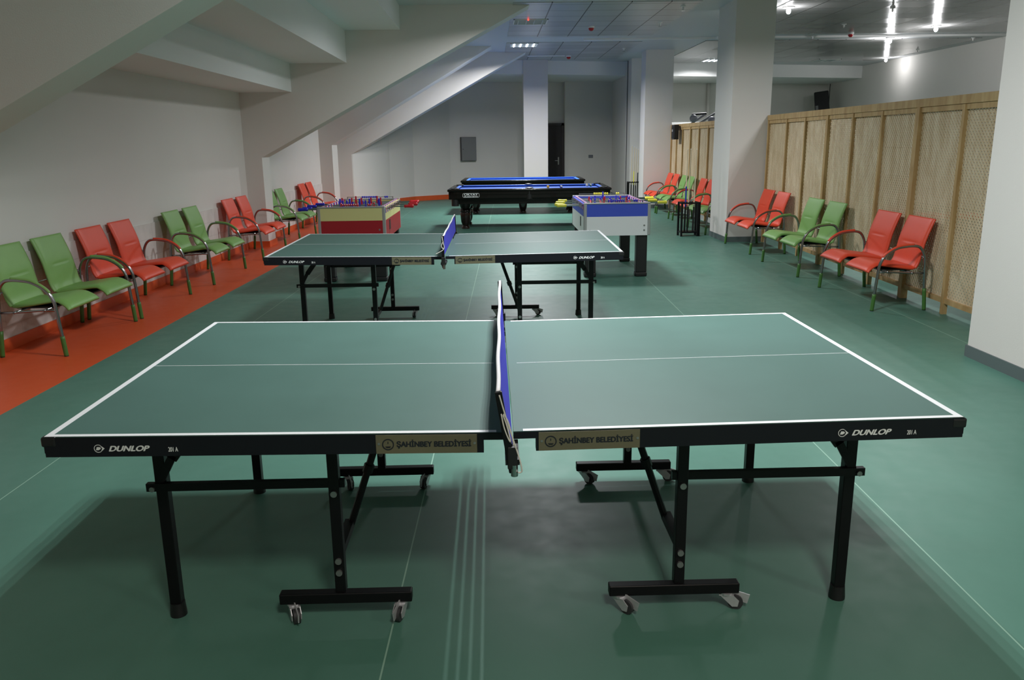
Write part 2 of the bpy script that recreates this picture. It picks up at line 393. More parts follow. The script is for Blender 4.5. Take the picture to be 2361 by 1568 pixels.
# ceiling
b = MB(); b.box(-1.38, 11.1, -6.2, 26, ZC, ZC+0.2); struct('ceiling', b, gypsum, 'grey plasterboard ceiling', 'ceiling')
b = MB()
bays_y = [(-5.2, -0.9), (0.75, 4.6), (5.65, 9.65), (10.68, 14.70), (15.70, 19.35)]
for y0, y1 in bays_y: b.box(0.34, 3.2, y0, y1, ZC-0.012, ZC+0.01)
struct('trim_2', b, tile_l, 'metal tile fields in the ceiling over the tables', 'ceiling')
b = MB()
for y0, y1 in bays_y: b.box(4.55, 10.45, y0, min(y1, 20.4) if y1 < 19 else 20.6, ZC-0.012, ZC+0.01)
struct('trim_3', b, tile_r, 'shiny metal tile fields in the ceiling beyond the lattice', 'ceiling')
b = MB(); b.box(1.9, 4.6, 15.12, 15.2, ZC-0.035, ZC); b.box(4.6, 10.6, 15.05, 15.13, ZC-0.04, ZC)
b.box(0.9, 1.8, 18.3, 18.36, ZC-0.03, ZC)
struct('trim_4', b, paint_white, 'white ceiling trim strips crossing the hall', 'trim')
b = MB(); b.prism([(-3.0, bh(-3.0)), (XR, bh(XR)), (XR, 26), (-3.0, 26)], 3.28, ZC+0.1, 'z')
struct('trim_5', b, paint_white, 'white lowered ceiling band along the back wall', 'ceiling')

# stepped soffit of the stand above the left wall
steps = [(wl(8), 2.38), (-3.09, 2.80), (-2.22, 3.27), (-1.38, 3.70)]
b = MB()
poly = [(-4.4, 2.38), (-3.09, 2.38), (-3.09, 2.80), (-2.22, 2.80), (-2.22, 3.27), (-1.38, 3.27), (-1.38, 3.74), (-1.0, 3.74), (-1.0, 4.3), (-4.4, 4.3)]
b.prism(poly, -6.2, 20.5); struct('trim_6', b, paint_white, 'stepped white underside of the stand', 'ceiling')

# raking beams with their wall piers
def raker(name, y0, y1, ze, slope, label, x_add=0.0):
    xe = ed(y0)+x_add; xt = xe + (4.1-ze)/slope
    b = MB(); b.prism([(-4.3, 0), (xe, 0), (xe, ze), (xt, 4.1), (-4.3, 4.1)], y0, y1)
    return struct(name, b, paint, label, 'beam')
raker('raking_beam', 2.80, 3.19, 1.395, 0.523, 'nearest white raking beam at upper left')
raker('raking_beam', 10.86, 11.30, 1.40, 0.523, 'white raking beam and pier between the fourth and fifth benches')
raker('raking_beam', 16.3, 16.95, 1.575, 0.571, 'white raking beam and pier past the last left bench')
raker('raking_beam', 17.5, 18.1, 1.36, 0.542, 'farthest white raking beam meeting the back wall', 0.21)
b = MB()
for y0, y1, xa in ((10.86, 11.30, 0), (16.3, 16.95, 0)):
    xe = ed(y0)+xa; b.box(wl(y0), xe+0.02, y0-0.02, y1+0.02, 0, 0.09)
struct('baseboard_pier', b, skirt_orange, 'orange skirting round the wall piers', 'baseboard')

# columns
def column(x0, x1, y0, y1, label, z1=ZC+0.05, skirt=True):
    b = MB(); b.box(x0, x1, y0, y1, 0, z1)
    o = struct('column', b, paint, label, 'column')
    if skirt:
        b = MB(); b.box(x0-0.012, x1+0.012, y0-0.012, y1+0.012, 0, 0.085)
        s = obj('skirting', b, skirt_grey, o)
    return o
column(3.46, 4.22, 2.62, 3.44, 'white column at the right edge of the photo')
column(3.66, 4.26, 10.5, 11.45, 'white square column between the two lattice screens')
column(3.60, 4.25, 17.38, 17.95, 'white column at the far end of the far lattice screen')
column(3.60, 4.25, 19.35, 19.86, 'white column just before the dark joint')
column(3.60, 4.25, 20.06, 22.9, 'long white pier beyond the dark joint')
column(0.84, 1.47, 19.47, 20.1, 'free standing white column behind the pool tables', skirt=False)
b = MB(); b.box(3.612, 4.2, 19.87, 20.05, 0, ZC); struct('trim_7', b, ink, 'dark vertical movement joint between two columns', 'trim')

# far door
b = MB(); y = bw(1.85); b.box(1.3, 2.1, y-0.045, y+0.03, 0, 2.06)
d = struct('door_1', b, door_m, 'dark brown door beside the free standing column', 'door')
b = MB(); b.box(1.22, 1.30, y-0.08, y+0.02, 0, 2.12); b.box(2.08, 2.15, y-0.08, y+0.02, 0, 2.12); b.box(1.22, 2.15, y-0.08, y+0.02, 2.05, 2.12)
obj('door_frame', b, mat('door frame', (0.035, 0.025, 0.027), 0.4), d)
b = MB(); b.box(1.97, 2.01, y-0.06, y-0.04, 0.92, 1.14); b.bar((1.99, y-0.07, 1.04), (1.88, y-0.07, 1.04), 0.018)
obj('door_handle', b, steel_dark, d)

# ------------------------------------------------------------------ ceiling lamps
def troffer(x, y, lit, label, power=1.0, z=None, tint=COOL):
    z = z or ZC - 0.012
    t = thing('ceiling_light', label, 'ceiling light', (x, y, z), group='square louvred ceiling lights')
    b = MB()
    for a in (-0.295, 0.275): b.box(a, a+0.02, -0.295, 0.295, -0.012, 0.004); b.box(-0.295, 0.295, a, a+0.02, -0.012, 0.004)
    obj('frame', b, white_plastic, t)
    b = MB(); b.box(-0.28, 0.28, -0.28, 0.28, -0.002, 0.004); obj('reflector', b, mirror_m, t)
    b = MB()
    for k in range(-3, 4): b.box(-0.275, 0.275, k*0.078-0.002, k*0.078+0.002, -0.010, -0.002)
    obj('louvre', b, mirror_m, t)
    for k in range(4):
        xx = -0.21 + 0.14*k
        b = MB(); b.cyl((xx, -0.27, -0.006), (xx, 0.27, -0.006), 0.013, 8); obj('tube', b, tube_lit if lit else tube_off, t)
        if lit:
            L = bpy.data.lights.new('tube_glow', 'AREA'); L.shape = 'RECTANGLE'; L.size = 0.03; L.size_y = 0.56
            L.energy = TUBE_W*power; L.color = tint; L.spread = math.radians(160)
            lo = bpy.data.objects.new('tube_glow', L); C.objects.link(lo); lo.parent = t; lo.location = (xx, 0, -0.022)
    return t
WARM = (1.0, 0.90, 0.80)
troffer(0.62, -2.7, True, 'louvred ceiling light above and behind the viewpoint', 0.65, tint=WARM)
troffer(4.9, -3.6, True, 'unseen louvred fill light added behind the viewpoint on the lattice side', 0.75, tint=WARM)  # unseen lamp added as warm front fill for beams and columns
troffer(0.62, 2.45, True, 'louvred ceiling light over the gap between the tennis tables', 1.35)
troffer(0.70, 9.2, True, 'louvred ceiling light beyond the football tables', 1.15)
t = troffer(0.69, 12.62, False, 'unlit louvred ceiling light with a red warning lamp beside it')
b = MB(); b.sphere((-0.05, -0.36, -0.02), 0.016); obj('warning_lamp', b, led_red, t)
troffer(0.72, 16.05, True, 'brightly lit louvred ceiling light above the far pool table', 2.1)
troffer(5.86, 19.9, True, 'lit louvred ceiling light just right of the far column', 0.8)
troffer(8.95, 20.25, False, 'dark louvred ceiling light near the far right wall')
troffer(0.2, 23.3, False, 'dim louvred light under the lowered back ceiling', z=3.268)
troffer(5.15, 7.6, True, 'louvred ceiling light hidden above the lattice room', 0.55)

def downlight(x, y, label, power=1.0):
    t = thing('downlight', label, 'ceiling lamp', (x, y, ZC-0.012), group='bright bulbs in the right hand ceiling')
    b = MB(); b.lathe([(0.02, 0.0), (0.09, 0.0), (0.095, -0.012), (0.07, -0.015), (0.05, -0.004)], n=20); obj('trim_ring', b, white_plastic, t)
    b = MB(); b.sphere((0, 0, -0.06), 0.036, (1, 1, 1.3)); obj('bulb', b, bulb_lit, t, True)
    L = bpy.data.lights.new('bulb_glow', 'POINT'); L.energy = DOWN_W*power; L.color = (0.98, 0.98, 1.0); L.shadow_soft_size = 0.04
    lo = bpy.data.objects.new('bulb_glow', L); C.objects.link(lo); lo.parent = t; lo.location = (0, 0, -0.17)
downlight(4.72, 11.3, 'bright bulb beside the top of the square column', 0.55)
downlight(8.38, 13.7, 'bright bulb farthest right in the ceiling')
downlight(8.38, 15.5, 'bright bulb second from the right in the ceiling')
downlight(10.33, 19.75, 'lowest bright bulb near the light patch on the wall', 0.45)
downlight(5.0, 4.2, 'bright bulb hidden behind the right edge column', 0.5)

def detector(x, y, z, label):
    t = thing('smoke_detector', label, 'smoke detector', (x, y, z), group='red smoke detectors')
    b = MB(); b.lathe([(0.06, 0), (0.06, -0.02), (0.052, -0.028)], n=18); obj('base', b, white_plastic, t, 'auto')
    b = MB(); b.lathe([(0.05, -0.028), (0.048, -0.05), (0.03, -0.075), (0.008, -0.082)], n=18); obj('sensor_cap', b, lens_red, t, 'auto')
zt = ZC - 0.012
detector(1.83, 13.3, zt, 'red smoke detector on the ceiling, nearest the middle of the photo')
detector(1.9, 18.4, zt, 'farther red smoke detector low on the ceiling above the pool tables')
detector(7.15, 14.6, zt, 'red smoke detector on the shiny ceiling to the right')
def sprinkler(x, y, label):
    t = thing('sprinkler', label, 'sprinkler', (x, y, zt), group='sprinkler heads on the ceiling')
    b = MB(); b.lathe([(0.042, 0), (0.040, -0.008), (0.016, -0.012), (0.014, -0.05), (0.008, -0.06)], n=12); obj('body', b, white_plastic, t, 'auto')
    b = MB(); b.lathe([(0.03, -0.064), (0.03, -0.068)], n=12); obj('deflector', b, chrome, t)
for x, y, l in ((3.0, 12.88, 'second sprinkler left of the square column'), (3.0, 11.12, 'sprinkler nearest the square column on its left'),
                (6.48, 11.5, 'highest sprinkler to the right of the square column'), (6.48, 13.35, 'sprinkler just above the red detector at right'),
                (6.54, 15.0, 'sprinkler to the lower left of the red detector at right'), (10.2, 15.6, 'sprinkler by the top right column'),
                (10.15, 17.8, 'sprinkler above the light patch on the right wall'), (3.0, 16.9, 'sprinkler above the far double column'),
                (6.5, 18.0, 'small far sprinkler between the column and the low bulb')):
    sprinkler(x, y, l)

# ------------------------------------------------------------------ table tennis tables
def flying_d(bm_parent, x, z, s, y):
    b = MB(); n = 18
    for k in range(n):                       # open ring
        a0, a1 = math.radians(50 + 260*k/n), math.radians(50 + 260*(k+1)/n)
        b.prism([(x+s*.86*math.cos(a0), z+s*.86*math.sin(a0)), (x+s*math.cos(a0), z+s*math.sin(a0)), (x+s*math.cos(a1), z+s*math.sin(a1)), (x+s*.86*math.cos(a1), z+s*.86*math.sin(a1))], y-.0008, y)
    b.prism([(x+s*.30, z+s*.98), (x+s*1.5, z), (x+s*.40, z-s*.98), (x+s*.72, z-s*.42), (x+s*.95, z), (x+s*.72, z+s*.42)], y-.0008, y)
    b.prism([(x-s*.55, z-s*.38), (x+s*.1, z-s*.38), (x+s*.55, z-s*.1), (x+s*.6, z+s*.2), (x+s*.3, z+s*.38), (x-s*.3, z+s*.38)], y-.0008, y)
    return obj('maker_emblem', b, white_ink, bm_parent)

def tennis_table(label, loc, rz, cord_up):
    t = thing('table_tennis_table', label, 'table', loc, rz, 'green table tennis tables')
    H = 0.76; L = 1.37; D = 1.525
    for s in (-1, 1):
        z = lambda x, y: H - 0.0155*(1-abs(x)/L) + (0.010 if s < 0 else 0.004)*(y/D - 0.3)
        # playing surface with its painted lines
        g = 0.011
        b = MB()
        def slab(x0, x1, y0, y1, lift, th):
            x0, x1 = sorted((s*x0, s*x1))
            v = [(x0, y0), (x1, y0), (x1, y1), (x0, y1)]
            A = [b.bm.verts.new((p, q, z(p, q)+lift)) for p, q in v]; B = [b.bm.verts.new((p, q, z(p, q)+lift-th)) for p, q in v]
            fs = [b.bm.faces.new(A), b.bm.faces.new(B[::-1])] + [b.bm.faces.new((A[k], B[k], B[(k+1) % 4], A[(k+1) % 4])) for k in range(4)]
            b._tag(fs)
        slab(g, L, 0, D, 0, 0.016)
        b.mi = 1
        e = 0.0006
        slab(0.04, L, 0.0, 0.018, e, e); slab(0.04, L, D-0.018, D, e, e); slab(L-0.020, L, 0.018, D-0.018, e, e)
        slab(0.045, L-0.02, D/2-0.0015, D/2+0.0015, e, e)
        obj('tabletop', b, [table_green, white_line], t)
        # side rails under the top
        for y0, y1 in ((-0.006, 0.024), (D-0.024, D+0.006)):
            b = MB(); v = []
            for x in (g*s, 0.078*s, 0.0781*s, L*s):
                lo = 0.022 if abs(x) < 0.0785 and abs(x) != 0.0781 else 0.062
                for (yy, zz) in ((y0, -0.0005), (y1, -0.0165), (y1, -lo), (y0, -lo)): v.append(b.bm.verts.new((x, yy, z(x, yy)+zz)))
            for k in range(3):
                for q in range(4): b.bm.faces.new((v[4*k+q], v[4*k+(q+1) % 4], v[4*k+4+(q+1) % 4], v[4*k+4+q]))
            b.bm.faces.new(v[:4]); b.bm.faces.new(v[12:][::-1])
            rail = obj('side_rail', b, apron_black, t)
            if y0 < 0:
                slope = 0.0155/L
                def FR(x, zz): 
                    return FRONT(x, y0-0.0006, z(x, 0)+zz) @ Matrix.Rotation(s*slope, 4, 'Z')
                if s < 0: x_d, x_e, x_m = -1.195, -1.218, -1.010
                else: x_d, x_e, x_m = 1.020, 0.997, 1.199
                text_mesh('maker_lettering', 'DUNLOP', 0.0235, white_ink, rail, FR(x_d+0.012, -0.0445), shear=0.35, offset=0.0013, width=0.118)
                text_mesh('model_lettering', '201 A', 0.020, white_ink, rail, FR(x_m, -0.0475), offset=0.0004, width=0.028)
                flying_d(rail, x_e+0.004, z(x_e, 0)-0.036, 0.0125, y0-0.0006)
                # brass plate of the owner
                xa, xb = (-0.398, -0.098) if s < 0 else (0.086, 0.389)
                b = MB(); zz = [z(xa, 0), z(xb, 0)]
                A = [b.bm.verts.new(p) for p in ((xa, y0, zz[0]-0.003), (xb, y0, zz[1]-0.003), (xb, y0, zz[1]-0.061), (xa, y0, zz[0]-0.061))]
                B = [b.bm.verts.new((q.co.x, y0-0.003, q.co.z)) for q in A]
                b.bm.faces.new(A); b.bm.faces.new(B[::-1]); [b.bm.faces.new((A[k], B[k], B[(k+1) % 4], A[(k+1) % 4])) for k in range(4)]
                b.mi = 1
                for xx in (xa+0.009, xb-0.007): b.cyl((xx, y0-0.0045, z(xx, 0)-0.03), (xx, y0-0.002, z(xx, 0)-0.03), 0.004, 10)
                pl = obj('nameplate', b, [plate_m, bolt_m], t)
                yy = y0-0.0036
                text_mesh('plate_lettering', 'ŞAHİNBEY BELEDİYESİ', 0.0235, ink, pl, FRONT(xa+0.062, yy, z(xa+0.06, 0)-0.0395) @ Matrix.Rotation(s*slope, 4, 'Z'), offset=0.0012, width=0.220)
                b = MB(); cx, cz = xa+0.036, z(xa+0.036, 0)-0.032
                for k in range(24):
                    a0, a1 = 2*PI*k/24, 2*PI*(k+1)/24
                    b.prism([(cx+.0145*math.cos(a0), cz+.0145*math.sin(a0)), (cx+.0178*math.cos(a0), cz+.0178*math.sin(a0)), (cx+.0178*math.cos(a1), cz+.0178*math.sin(a1)), (cx+.0145*math.cos(a1), cz+.0145*math.sin(a1))], yy-.0006, yy)
                b.box(cx-.0012, cx+.0012, yy-.0006, yy, cz+.002, cz+.009); b.box(cx-.008, cx+.008, yy-.0006, yy, cz-.008, cz-.006); b.box(cx-.006, cx+.006, yy-.0006, yy, cz-.0105, cz-.009)
                obj('plate_emblem', b, ink, pl)
        b = MB(); b.box(*sorted((s*(L-0.03), s*(L+0.005))), 0.0, D, H-0.055, H-0.016); obj('end_rail', b, apron_black, t)
        for y in (0.006, D-0.006):
            b = MB(); b.box(*sorted((s*(L-0.035), s*(L+0.009))), y-0.014, y+0.014, H-0.034, H-0.003, 0.006); obj('corner_guard', b, black_plastic, t)
        # undercarriage
        y1, y2 = 0.262, 1.28
        for y in (y1, y2):
            q = -1 if y == y1 else 1
            b = MB(); b.box(*sorted((s*1.136, s*1.174)), y-0.018, y+0.018, 0.03, H-0.06, 0.003)
            leg = obj('leg', b, black_steel, t)
            b = MB(); b.lathe([(0.028, 0), (0.028, 0.010), (0.025, 0.045), (0.025, 0.05)], (s*1.155, y, 0), 18); obj('foot', b, black_plastic, leg, 'auto')
            b = MB(); b.bar((s*1.165, y+q*0.026, 0.485), (s*1.10, y+q*0.026, 0.60), 0.026, 0.012, (0, 1, 0)); b.bar((s*1.105, y+q*0.026, 0.588), (s*1.02, y+q*0.026, 0.70), 0.036, 0.012, (0, 1, 0))
            obj('brace', b, black_steel, t)
            b = MB(); yp = 0.232 if q < 0 else 1.305; b.box(*sorted((s*0.562, s*0.598)), yp-0.018, yp+0.018, 0.095, H-0.07, 0.003)
            post = obj('inner_post', b, black_steel, t)
            for zz in (0.46, 0.215, 0.172):
                b = MB(); b.cyl((s*0.580, yp-0.026, zz), (s*0.580, yp-0.016, zz), 0.011, 12); obj('bolt', b, bolt_m, post)
            b = MB(); b.box(*sorted((s*0.545, s*1.195)), y-0.010+q*0.03, y+0.010+q*0.03, 0.478, 0.505); rl = obj('cross_rail', b, black_steel, t)
            b = MB(); b.cyl((s*1.175, y+q*0.03-0.016, 0.487), (s*1.175, y+q*0.03-0.009, 0.487), 0.009, 10); obj('bolt', b, bolt_m, rl)
            yb = 0.222 if q < 0 else 1.315
            b = MB(); b.box(*sorted((s*0.338, s*0.788)), yb-0.019, yb+0.019, 0.060, 0.098, 0.004)
            obj('trolley_bar', b, black_steel, t)
            yc = yb
            for xx, ang in ((s*0.375, -0.75 if s > 0 else -1.85), (s*0.745, -0.25 if s > 0 else -1.15)):
                c = bpy.data.objects.new('caster', None); C.objects.link(c); c.parent = t; c.location = (xx, yc, 0); c.rotation_euler = (0, 0, ang)
                c['label'] = 'zinc swivel caster'
                b = MB(); b.lathe([(0.022, 0.052), (0.024, 0.060)], n=14)
                b.prism([(-0.022, 0.054), (0.026, 0.054), (0.046, 0.036), (0.042, 0.014), (0.024, 0.012)], -0.017, -0.014)
                b.prism([(-0.022, 0.054), (0.026, 0.054), (0.046, 0.036), (0.042, 0.014), (0.024, 0.012)], 0.014, 0.017)
                b.box(-0.022, 0.028, -0.018, 0.018, 0.050, 0.0545); b.bar((0.01, 0, 0.054), (0.078, 0, 0.038), 0.034, 0.004, (0, 1, 0))
                obj('fork', b, zinc, c)
                b = MB(); b.cyl((0.034, -0.011, 0.026), (0.034, 0.011, 0.026), 0.026, 18); obj('wheel', b, rubber, c, 'auto')
        b = MB(); b.tube([(s*0.575, 0.45 if s < 0 else 0.45, 0.235), (s*0.43, 0.45, 0.66)], 0.013, 8); b.tube([(s*0.506, 0.45, 0.435), (s*0.496, 0.45, 0.465)], 0.019, 8)
        b.box(*sorted((s*0.565, s*0.598)), y1, 0.46, 0.222, 0.250)
        obj('stay', b, black_steel, t)
        b = MB(); b.box(*sorted((s*0.565, s*0.595)), y1, y2, 0.666, 0.696); b.box(*sorted((s*1.142, s*1.172)), y1, y2, 0.672, 0.700); obj('under_frame', b, black_steel, t)
    return t
T2 = (-0.4096+0.0, 3.8947, 0)
tennis_table('green table tennis table in the foreground', (0, 0, 0), 0, True)
tennis_table('second green table tennis table behind the foreground one', T2, -0.0092, False)

def net(label, loc, rz, lean_n, lean_f, cord):
    t = thing('table_tennis_net', label, 'net', loc, rz, 'blue table tennis nets')
    yn, yf = -0.152, 1.677; z0, z1 = 0.752, 0.912
    A, B = (lean_n, yn, z1), (lean_f, yf, z1+0.006)
    b = MB(); n = 36; P = []
    for k in range(n+1):
        u = k/n; y = yn+(yf-yn)*u; wv = 0.0016*math.sin(u*21)
        P.append(((lean_n*(1-u)+lean_f*u)+wv, y, z1+0.006*u - 0.004*math.sin(PI*u)))
    for k in range(n):
        (a, c, d), (e, f, g) = P[k], P[k+1]
        v = [(a, c, d-0.010), (e, f, g-0.010), (0.004, f, z0+0.006), (0.004, c, z0+0.006)]
        b.quad(v); b.quad([(x+0.0015, y_, z_) for x, y_, z_ in v][::-1])
    obj('mesh', b, net_blue, t)
    b = MB(); b.tube([(x, y, z-0.004) for x, y, z in P], 0.0065, 8); obj('tape', b, tape_white, t, True)
    for y, ln, q in ((yn, lean_n, 1), (yf, lean_f, -1)):
        b = MB(); b.bar((0.004, y, z0-0.075), (ln*0.97, y, z1+0.004), 0.020, 0.016, (0, 1, 0), 0.003)
        po = obj('post', b, black_steel, t)
        b = MB(); b.box(-0.016, 0.024, *sorted((y-q*0.004, y+q*0.158)), 0.700, 0.716); b.box(-0.010, 0.018, *sorted((y-0.012, y+0.02)), 0.69, 0.756, 0.003)
        obj('clamp', b, black_plastic, t)
        b = MB(); b.cyl((0.009, y-q*0.004, 0.668), (0.009, y-q*0.004, 0.702), 0.010, 12); obj('clamp_screw', b, chrome, t)
    b = MB()
    if cord:
        f = lambda u, sx: (lean_n*0.97*(1-u)+0.004*u + sx, yn-0.011, z1-0.16*u)
        b.tube(catmull([Vector(f(0.02, 0.002)), Vector(f(0.4, 0.004)), Vector(f(0.8, 0.008)), Vector(f(1.2, 0.012)), Vector(f(1.42, 0.010)), Vector(f(1.45, -0.002))], 6), 0.0022, 6)
        b.tube(catmull([Vector(f(0.36, -0.006)), Vector(f(0.6, -0.008)), Vector(f(0.82, -0.004)), Vector(f(0.86, 0.000)), Vector(f(0.6, 0.001)), Vector(f(0.38, -0.002))], 6), 0.0020, 6)
        b.tube(catmull([Vector(f(0.36, 0.000)), Vector(f(0.5, 0.007)), Vector(f(0.7, 0.008)), Vector(f(0.95, 0.006))], 6), 0.0020, 6)
    else:
        f = lambda dx, dz: (0.0+dx, yn-0.012, z1-0.04+dz)
        b.tube(catmull([Vector(f(0.0, 0.04)), Vector(f(0.006, 0.0)), Vector(f(0.014, -0.04)), Vector(f(0.004, -0.06)), Vector(f(-0.02, -0.075)), Vector(f(-0.05, -0.09))], 6), 0.003, 6)
        b.tube(catmull([Vector(f(0.006, 0.0)), Vector(f(-0.006, -0.03)), Vector(f(0.004, -0.05)), Vector(f(0.015, -0.04))], 6), 0.003, 6)
    obj('cord', b, cord_m, t, True)
    return t
net('blue table tennis net across the foreground table', (0, 0, 0), 0, -0.034, -0.008, True)
net('blue table tennis net across the second table', T2, -0.0092, 0.004, -0.004, False)

# ------------------------------------------------------------------ two seat benches
ARM = [(-0.252, 0.0), (-0.240, 0.16), (-0.226, 0.34), (-0.212, 0.44), (-0.165, 0.522), (-0.07, 0.584), (0.02, 0.603), (0.10, 0.606), (0.150, 0.588), (0.186, 0.535), (0.205, 0.46), (0.222, 0.24), (0.243, 0.0)]
def on_arm(y0, y1, lift=0.0):
    P = catmull([Vector((0, y, z)) for y, z in ARM], 8); return P
def make_bench(color, name='two_seat_bench'):
    pm = red_vinyl if color == 'red' else green_vinyl
    t = thing(name, 'x', 'bench', group='two seat benches along the walls')
    arm = catmull([Vector((0, y, z)) for y, z in ARM], 8)
    for s in (-1, 1):
        off = Vector((s*0.635, 0, 0))
        b = MB(); b.tube([p+off for p in arm], 0.0135, 10); fr = obj('arm_frame', b, steel_dark, t, True)
        seg = [p for p in arm if -0.19 < p.y < 0.10 and p.z > 0.47]
        b = MB(); b.tube([p+off+Vector((0, -0.004, 0.010)) for p in seg], 0.0125, 8); obj('arm_pad', b, pm, fr, True)
        for lo, hi, fy in ((0.006, 0.165, -1), (0.006, 0.21, 1)):
            sg = [p for p in arm if lo-0.005 <= p.z <= hi and p.y*fy > 0]
            e0 = Vector((0, -0.2517 if fy < 0 else 0.2427, 0.005))
            sg = (sg+[e0]) if fy > 0 else ([e0]+sg)
            b = MB(); b.tube([p+off for p in sg], 0.0175, 10); obj('leg_sleeve', b, sleeve_green, fr, True)
            b = MB(); e = sg[-1] if fy > 0 else sg[0]; b.cyl((off.x, e.y, 0), (off.x, e.y, 0.014), 0.0165, 10); obj('foot_cap', b, rubber, fr)
    b = MB()
    for y, z in ((-0.13, 0.365), (0.10, 0.352)): b.tube([(-0.635, y, z), (0.635, y, z)], 0.011, 8)
    for s in (-1, 1): b.tube([(s*0.635, -0.228, 0.365), (s*0.62, -0.13, 0.365), (s*0.62, 0.10, 0.352), (s*0.635, 0.214, 0.352)], 0.009, 8)
    obj('seat_frame', b, steel_dark, t, True)
    b = MB(); b.tube([(-0.60, 0.205, 0.50), (0.60, 0.205, 0.50)], 0.006, 8); b.tube([(-0.60, 0.205, 0.50), (-0.628, 0.205, 0.46)], 0.006, 8); b.tube([(0.60, 0.205, 0.50), (0.628, 0.205, 0.46)], 0.006, 8)
    obj('back_rail', b, steel_dark, t, True)
    for s in (-1, 1):
        x = s*0.325
        b = MB(); b.pad([(-0.288, 0.352), (-0.258, 0.384), (-0.205, 0.414), (-0.15, 0.418), (-0.05, 0.404), (0.06, 0.388), (0.135, 0.380), (0.168, 0.392)], 0.455, 0.042, flare=0.11)
        o = obj('seat', b, pm, t, True); o.location.x = x
        b = MB(); b.box(-0.21, 0.21, -0.16, 0.13, 0.366, 0.378); o = obj('seat_board', b, black_plastic, t); o.location.x = x
        b = MB(); b.pad([(0.160, 0.386), (0.186, 0.44), (0.205, 0.53), (0.228, 0.64), (0.268, 0.76), (0.300, 0.842)], 0.49, 0.036, crease=0.54)
        o = obj('backrest', b, pm, t, True); o.location.x = x
    return t
benches = {
 'L': [('green', -3.635, 4.575, 'green two seat bench nearest the camera on the left, cut by the frame'),
       ('red', -3.625, 5.97, 'red two seat bench nearest the camera along the left wall'),
       ('green', -3.565, 7.85, 'green two seat bench between the two nearer red ones on the left'),
       ('red', -3.545, 9.95, 'red two seat bench just in front of the white wall pier'),
       ('green', -3.50, 12.02, 'green two seat bench partly hidden behind the white wall pier'),
       ('red', -3.505, 14.45, 'farthest red two seat bench on the left, behind the yellow football table')],
 'R': [('red', 3.765, 5.72, 'red two seat bench nearest the camera on the right, before the lattice'),
       ('green', 3.79, 7.69, 'green two seat bench between the red ones before the near lattice'),
       ('red', 3.855, 9.68, 'red two seat bench right beside the square column'),
       ('green', 3.86, 12.17, 'green two seat bench just behind the square column'),
       ('red', 3.88, 13.58, 'red two seat bench behind the near cue rack'),
       ('green', 3.88, 15.2, 'green two seat bench left of the cue rack at the far lattice'),
       ('red', 3.88, 16.62, 'farthest red two seat bench on the right, against the far column')]}
protos = {}
for side, rows in benches.items():
    for colr, x, y, lab in rows:
        if colr not in protos: o = protos[colr] = make_bench(colr)
        else: o = copy_tree(protos[colr])
        o.location = (x, y, 0); o.rotation_euler = (0, 0, (PI/2 if side == 'L' else -PI/2) + random.uniform(-0.008, 0.008)); o['label'] = lab

# ------------------------------------------------------------------ lattice screens
def lattice_panel(w, z0, z1, parent, yc, xo):
    """two layers of diagonal laths clipped to the panel"""
    b = MB(); pitch = 0.047; wd = 0.0192/2*math.sqrt(2)   # measured along the vertical
    H = z1-z0
    for layer, sg in ((0, 1), (1, -1)):
        x0 = xo + 0.005*layer
        k = -int(w/pitch)-1
        while True:
            c = k*pitch; k += 1
            if c > H + w: break
            # lath: points where  v = sg*(u) + c  (u across the panel, v up), band of half width wd
            poly = []
            us = [0.0, w]
            def line(off):
                pts = []
                for u in us:
                    v = (u if sg > 0 else w-u) + c - w + off; pts.append([u, v])
                return pts
            lo, hi = line(-wd), line(wd); quad = [lo[0], lo[1], hi[1], hi[0]]
            # clip in v
            for lim, keep in ((0.0, 1), (H, -1)):
                outp = []
                for i in range(len(quad)):
                    p, q = quad[i], quad[(i+1) % len(quad)]
                    ip, iq = (p[1]-lim)*keep >= 0, (q[1]-lim)*keep >= 0
                    if ip: outp.append(p)
                    if ip != iq:
                        t = (lim-p[1])/(q[1]-p[1]); outp.append([p[0]+t*(q[0]-p[0]), lim])
                quad = outp
                if not quad: break
            if len(quad) < 3: continue
            poly = [(yc-w/2+u, z0+v) for u, v in quad]
            b.prism(poly, x0, x0+0.005, 'x')
    return obj('lattice_panel', b, lath, parent)
def screen(label, p0, p1, posts, double, z1=1.935):
    d = Vector((p1[0]-p0[0], p1[1]-p0[1], 0)); L = d.length
    t = thing('lattice_screen', label, 'screen', (p0[0], p0[1], 0), math.atan2(-d.x, d.y), 'pine lattice screens')
    b = MB(); b.box(-0.03, 0.03, 0, L, z1-0.075, z1); b.box(-0.018, 0.010, 0, L, z1-0.125, z1-0.07); obj('top_rail', b, pine, t)
    b = MB(); b.box(-0.018, 0.022, 0, L, 0.10, 0.145); obj('bottom_rail', b, pine, t)
    prev = 0.0
    for y in posts:
        dbl = any(abs(y-q) < 0.02 for q in double)
        b = MB()
        if dbl: b.box(-0.035, 0.03, y-0.055, y-0.004, 0, z1-0.075); b.box(-0.02, 0.035, y+0.002, y+0.052, 0, z1-0.085)
        else: b.box(-0.028, 0.018, y-0.020, y+0.020, 0, z1-0.08)
        obj('post', b, pine, t)
    ys = list(posts)
    for a, c in zip(ys, ys[1:]): lattice_panel(c-a-0.012, 0.125, z1-0.095, t, (a+c)/2, 0.004)
    return t
yA = 3.46
screen('near pine lattice screen between the right edge column and the square column', (4.055, yA, 0), (4.245, 10.48, 0),
       [0.03, 0.72, 1.45, 2.28, 3.055, 3.815, 4.60, 5.38, 6.13, 6.985], [2.28, 4.60])
